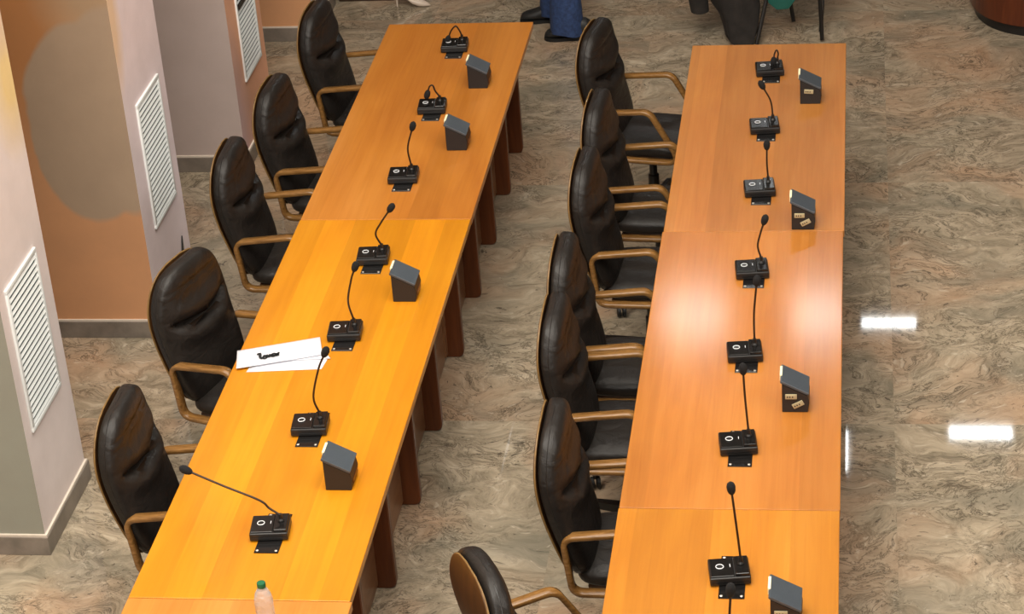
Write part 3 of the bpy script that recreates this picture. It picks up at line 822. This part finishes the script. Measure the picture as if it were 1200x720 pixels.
for (hx, hy) in ((-.405, 7.365), (-.275, 7.74)):
    R = []
    for u, w, zb, zt in ((0, .022, .085, .125), (.03, .028, .075, .115), (.07, .027, .055, .082), (.11, .031, .018, .058), (.15, .034, .004, .048), (.18, .026, .002, .036), (.20, .016, .002, .025), (.218, .005, .002, .012)):
        R.append([(hx + u, hy + w * spow(math.cos(a), .8), (zb + zt) / 2 + (zt - zb) / 2 * spow(math.sin(a), .8)) for a in [2 * PI * k / 14 for k in range(14)]])
    so = MB().rings(R).build('high_heel_shoe', M['heelwhite'], pw, smooth=60)
    MB().tube([(hx + .012, hy, .090), (hx + .006, hy, .045), (hx + .004, hy, .001)], [.012, .006, .0048], 10).build('stiletto_heel', M['heelwhite'], so)

# ------------------------------------------------------------------ lights
def ceiling_light(cx, cy, wx, wy, label, e=None):
    t = thing('ceiling_light', label, 'ceiling light', (cx, cy, CEIL), group='ceiling light panels')
    MB().box(-wx / 2, wx / 2, -wy / 2, wy / 2, -.03, -.022).build('diffuser', M['lamp'], t, smooth=0)
    f = .03; fr = MB()
    fr.box(-wx / 2 - f, wx / 2 + f, -wy / 2 - f, -wy / 2, -.04, 0).box(-wx / 2 - f, wx / 2 + f, wy / 2, wy / 2 + f, -.04, 0)
    fr.box(-wx / 2 - f, -wx / 2, -wy / 2, wy / 2, -.04, 0).box(wx / 2, wx / 2 + f, -wy / 2, wy / 2, -.04, 0)
    fr.build('frame', M['ventwhite'], t, smooth=0)
    return t
for cx, cy, wx, wy in ((.95, 13.1, .6, .6), (2.15, 13.1, .5, .7), (3.69, 13.45, .60, .21), (2.83, 15.64, .56, .17)):
    ceiling_light(cx, cy, wx, wy, 'white ceiling light panel mirrored in the floor and the right table')

def area(name, loc, sx, sy, power, color, target=None):
    l = bpy.data.lights.new(name, 'AREA'); l.shape = 'RECTANGLE'; l.size = sx; l.size_y = sy; l.energy = power; l.color = color
    o = bpy.data.objects.new(name, l); COL.objects.link(o); o.location = loc
    if target is not None:
        o.rotation_euler = (Vector(target) - Vector(loc)).to_track_quat('-Z', 'Y').to_euler()
    return o
area('hall_light_front', (.7, -.6, 6.8), 5, 4, 560, (1, .94, .84))
area('hall_light_middle', (1.2, 3.2, 6.8), 4, 3, 140, (1, .93, .82))
area('side_fill', (6.0, -1.0, 6.0), 3, 3, 165, (1, .95, .88), (-.5, 2.5, .8))  # fill aimed at the pillar sides to brighten them, not a known lamp
area('rear_fill', (0.5, -7.5, 6.0), 5, 2, 330, (1, .95, .88), (-.6, 4.0, .6))  # added fill from behind the camera for the pillar fronts, no known lamp

w = bpy.data.worlds.new('world'); sc.world = w; w.use_nodes = True
w.node_tree.nodes['Background'].inputs[0].default_value = (.9, .9, 1, 1); w.node_tree.nodes['Background'].inputs[1].default_value = .2

# ------------------------------------------------------------------ camera
cam = bpy.data.cameras.new('camera'); co_ = bpy.data.objects.new('camera', cam); COL.objects.link(co_)
R0 = ((0.989353687282539, 0.12731643052920696, -0.07049686502069251), (-5.321655075722631e-05, 0.4847276856997201, 0.8746651175645411), (-0.14553102290729233, 0.8653494075998984, -0.47957389851623716))
r, u, f = (Vector(x) for x in R0)
co_.matrix_world = Matrix(((r.x, u.x, -f.x, 2.4837), (r.y, u.y, -f.y, -6.3316), (r.z, u.z, -f.z, 5.4067), (0, 0, 0, 1)))
cam.sensor_fit = 'HORIZONTAL'; cam.sensor_width = 36; cam.lens = 36 * 2740.2388 / 1200; cam.clip_end = 100
sc.camera = co_
sc.view_settings.view_transform = 'Standard'; sc.view_settings.look = 'None'
sc.view_settings.exposure = 0.0
sc.cycles.use_denoising = True
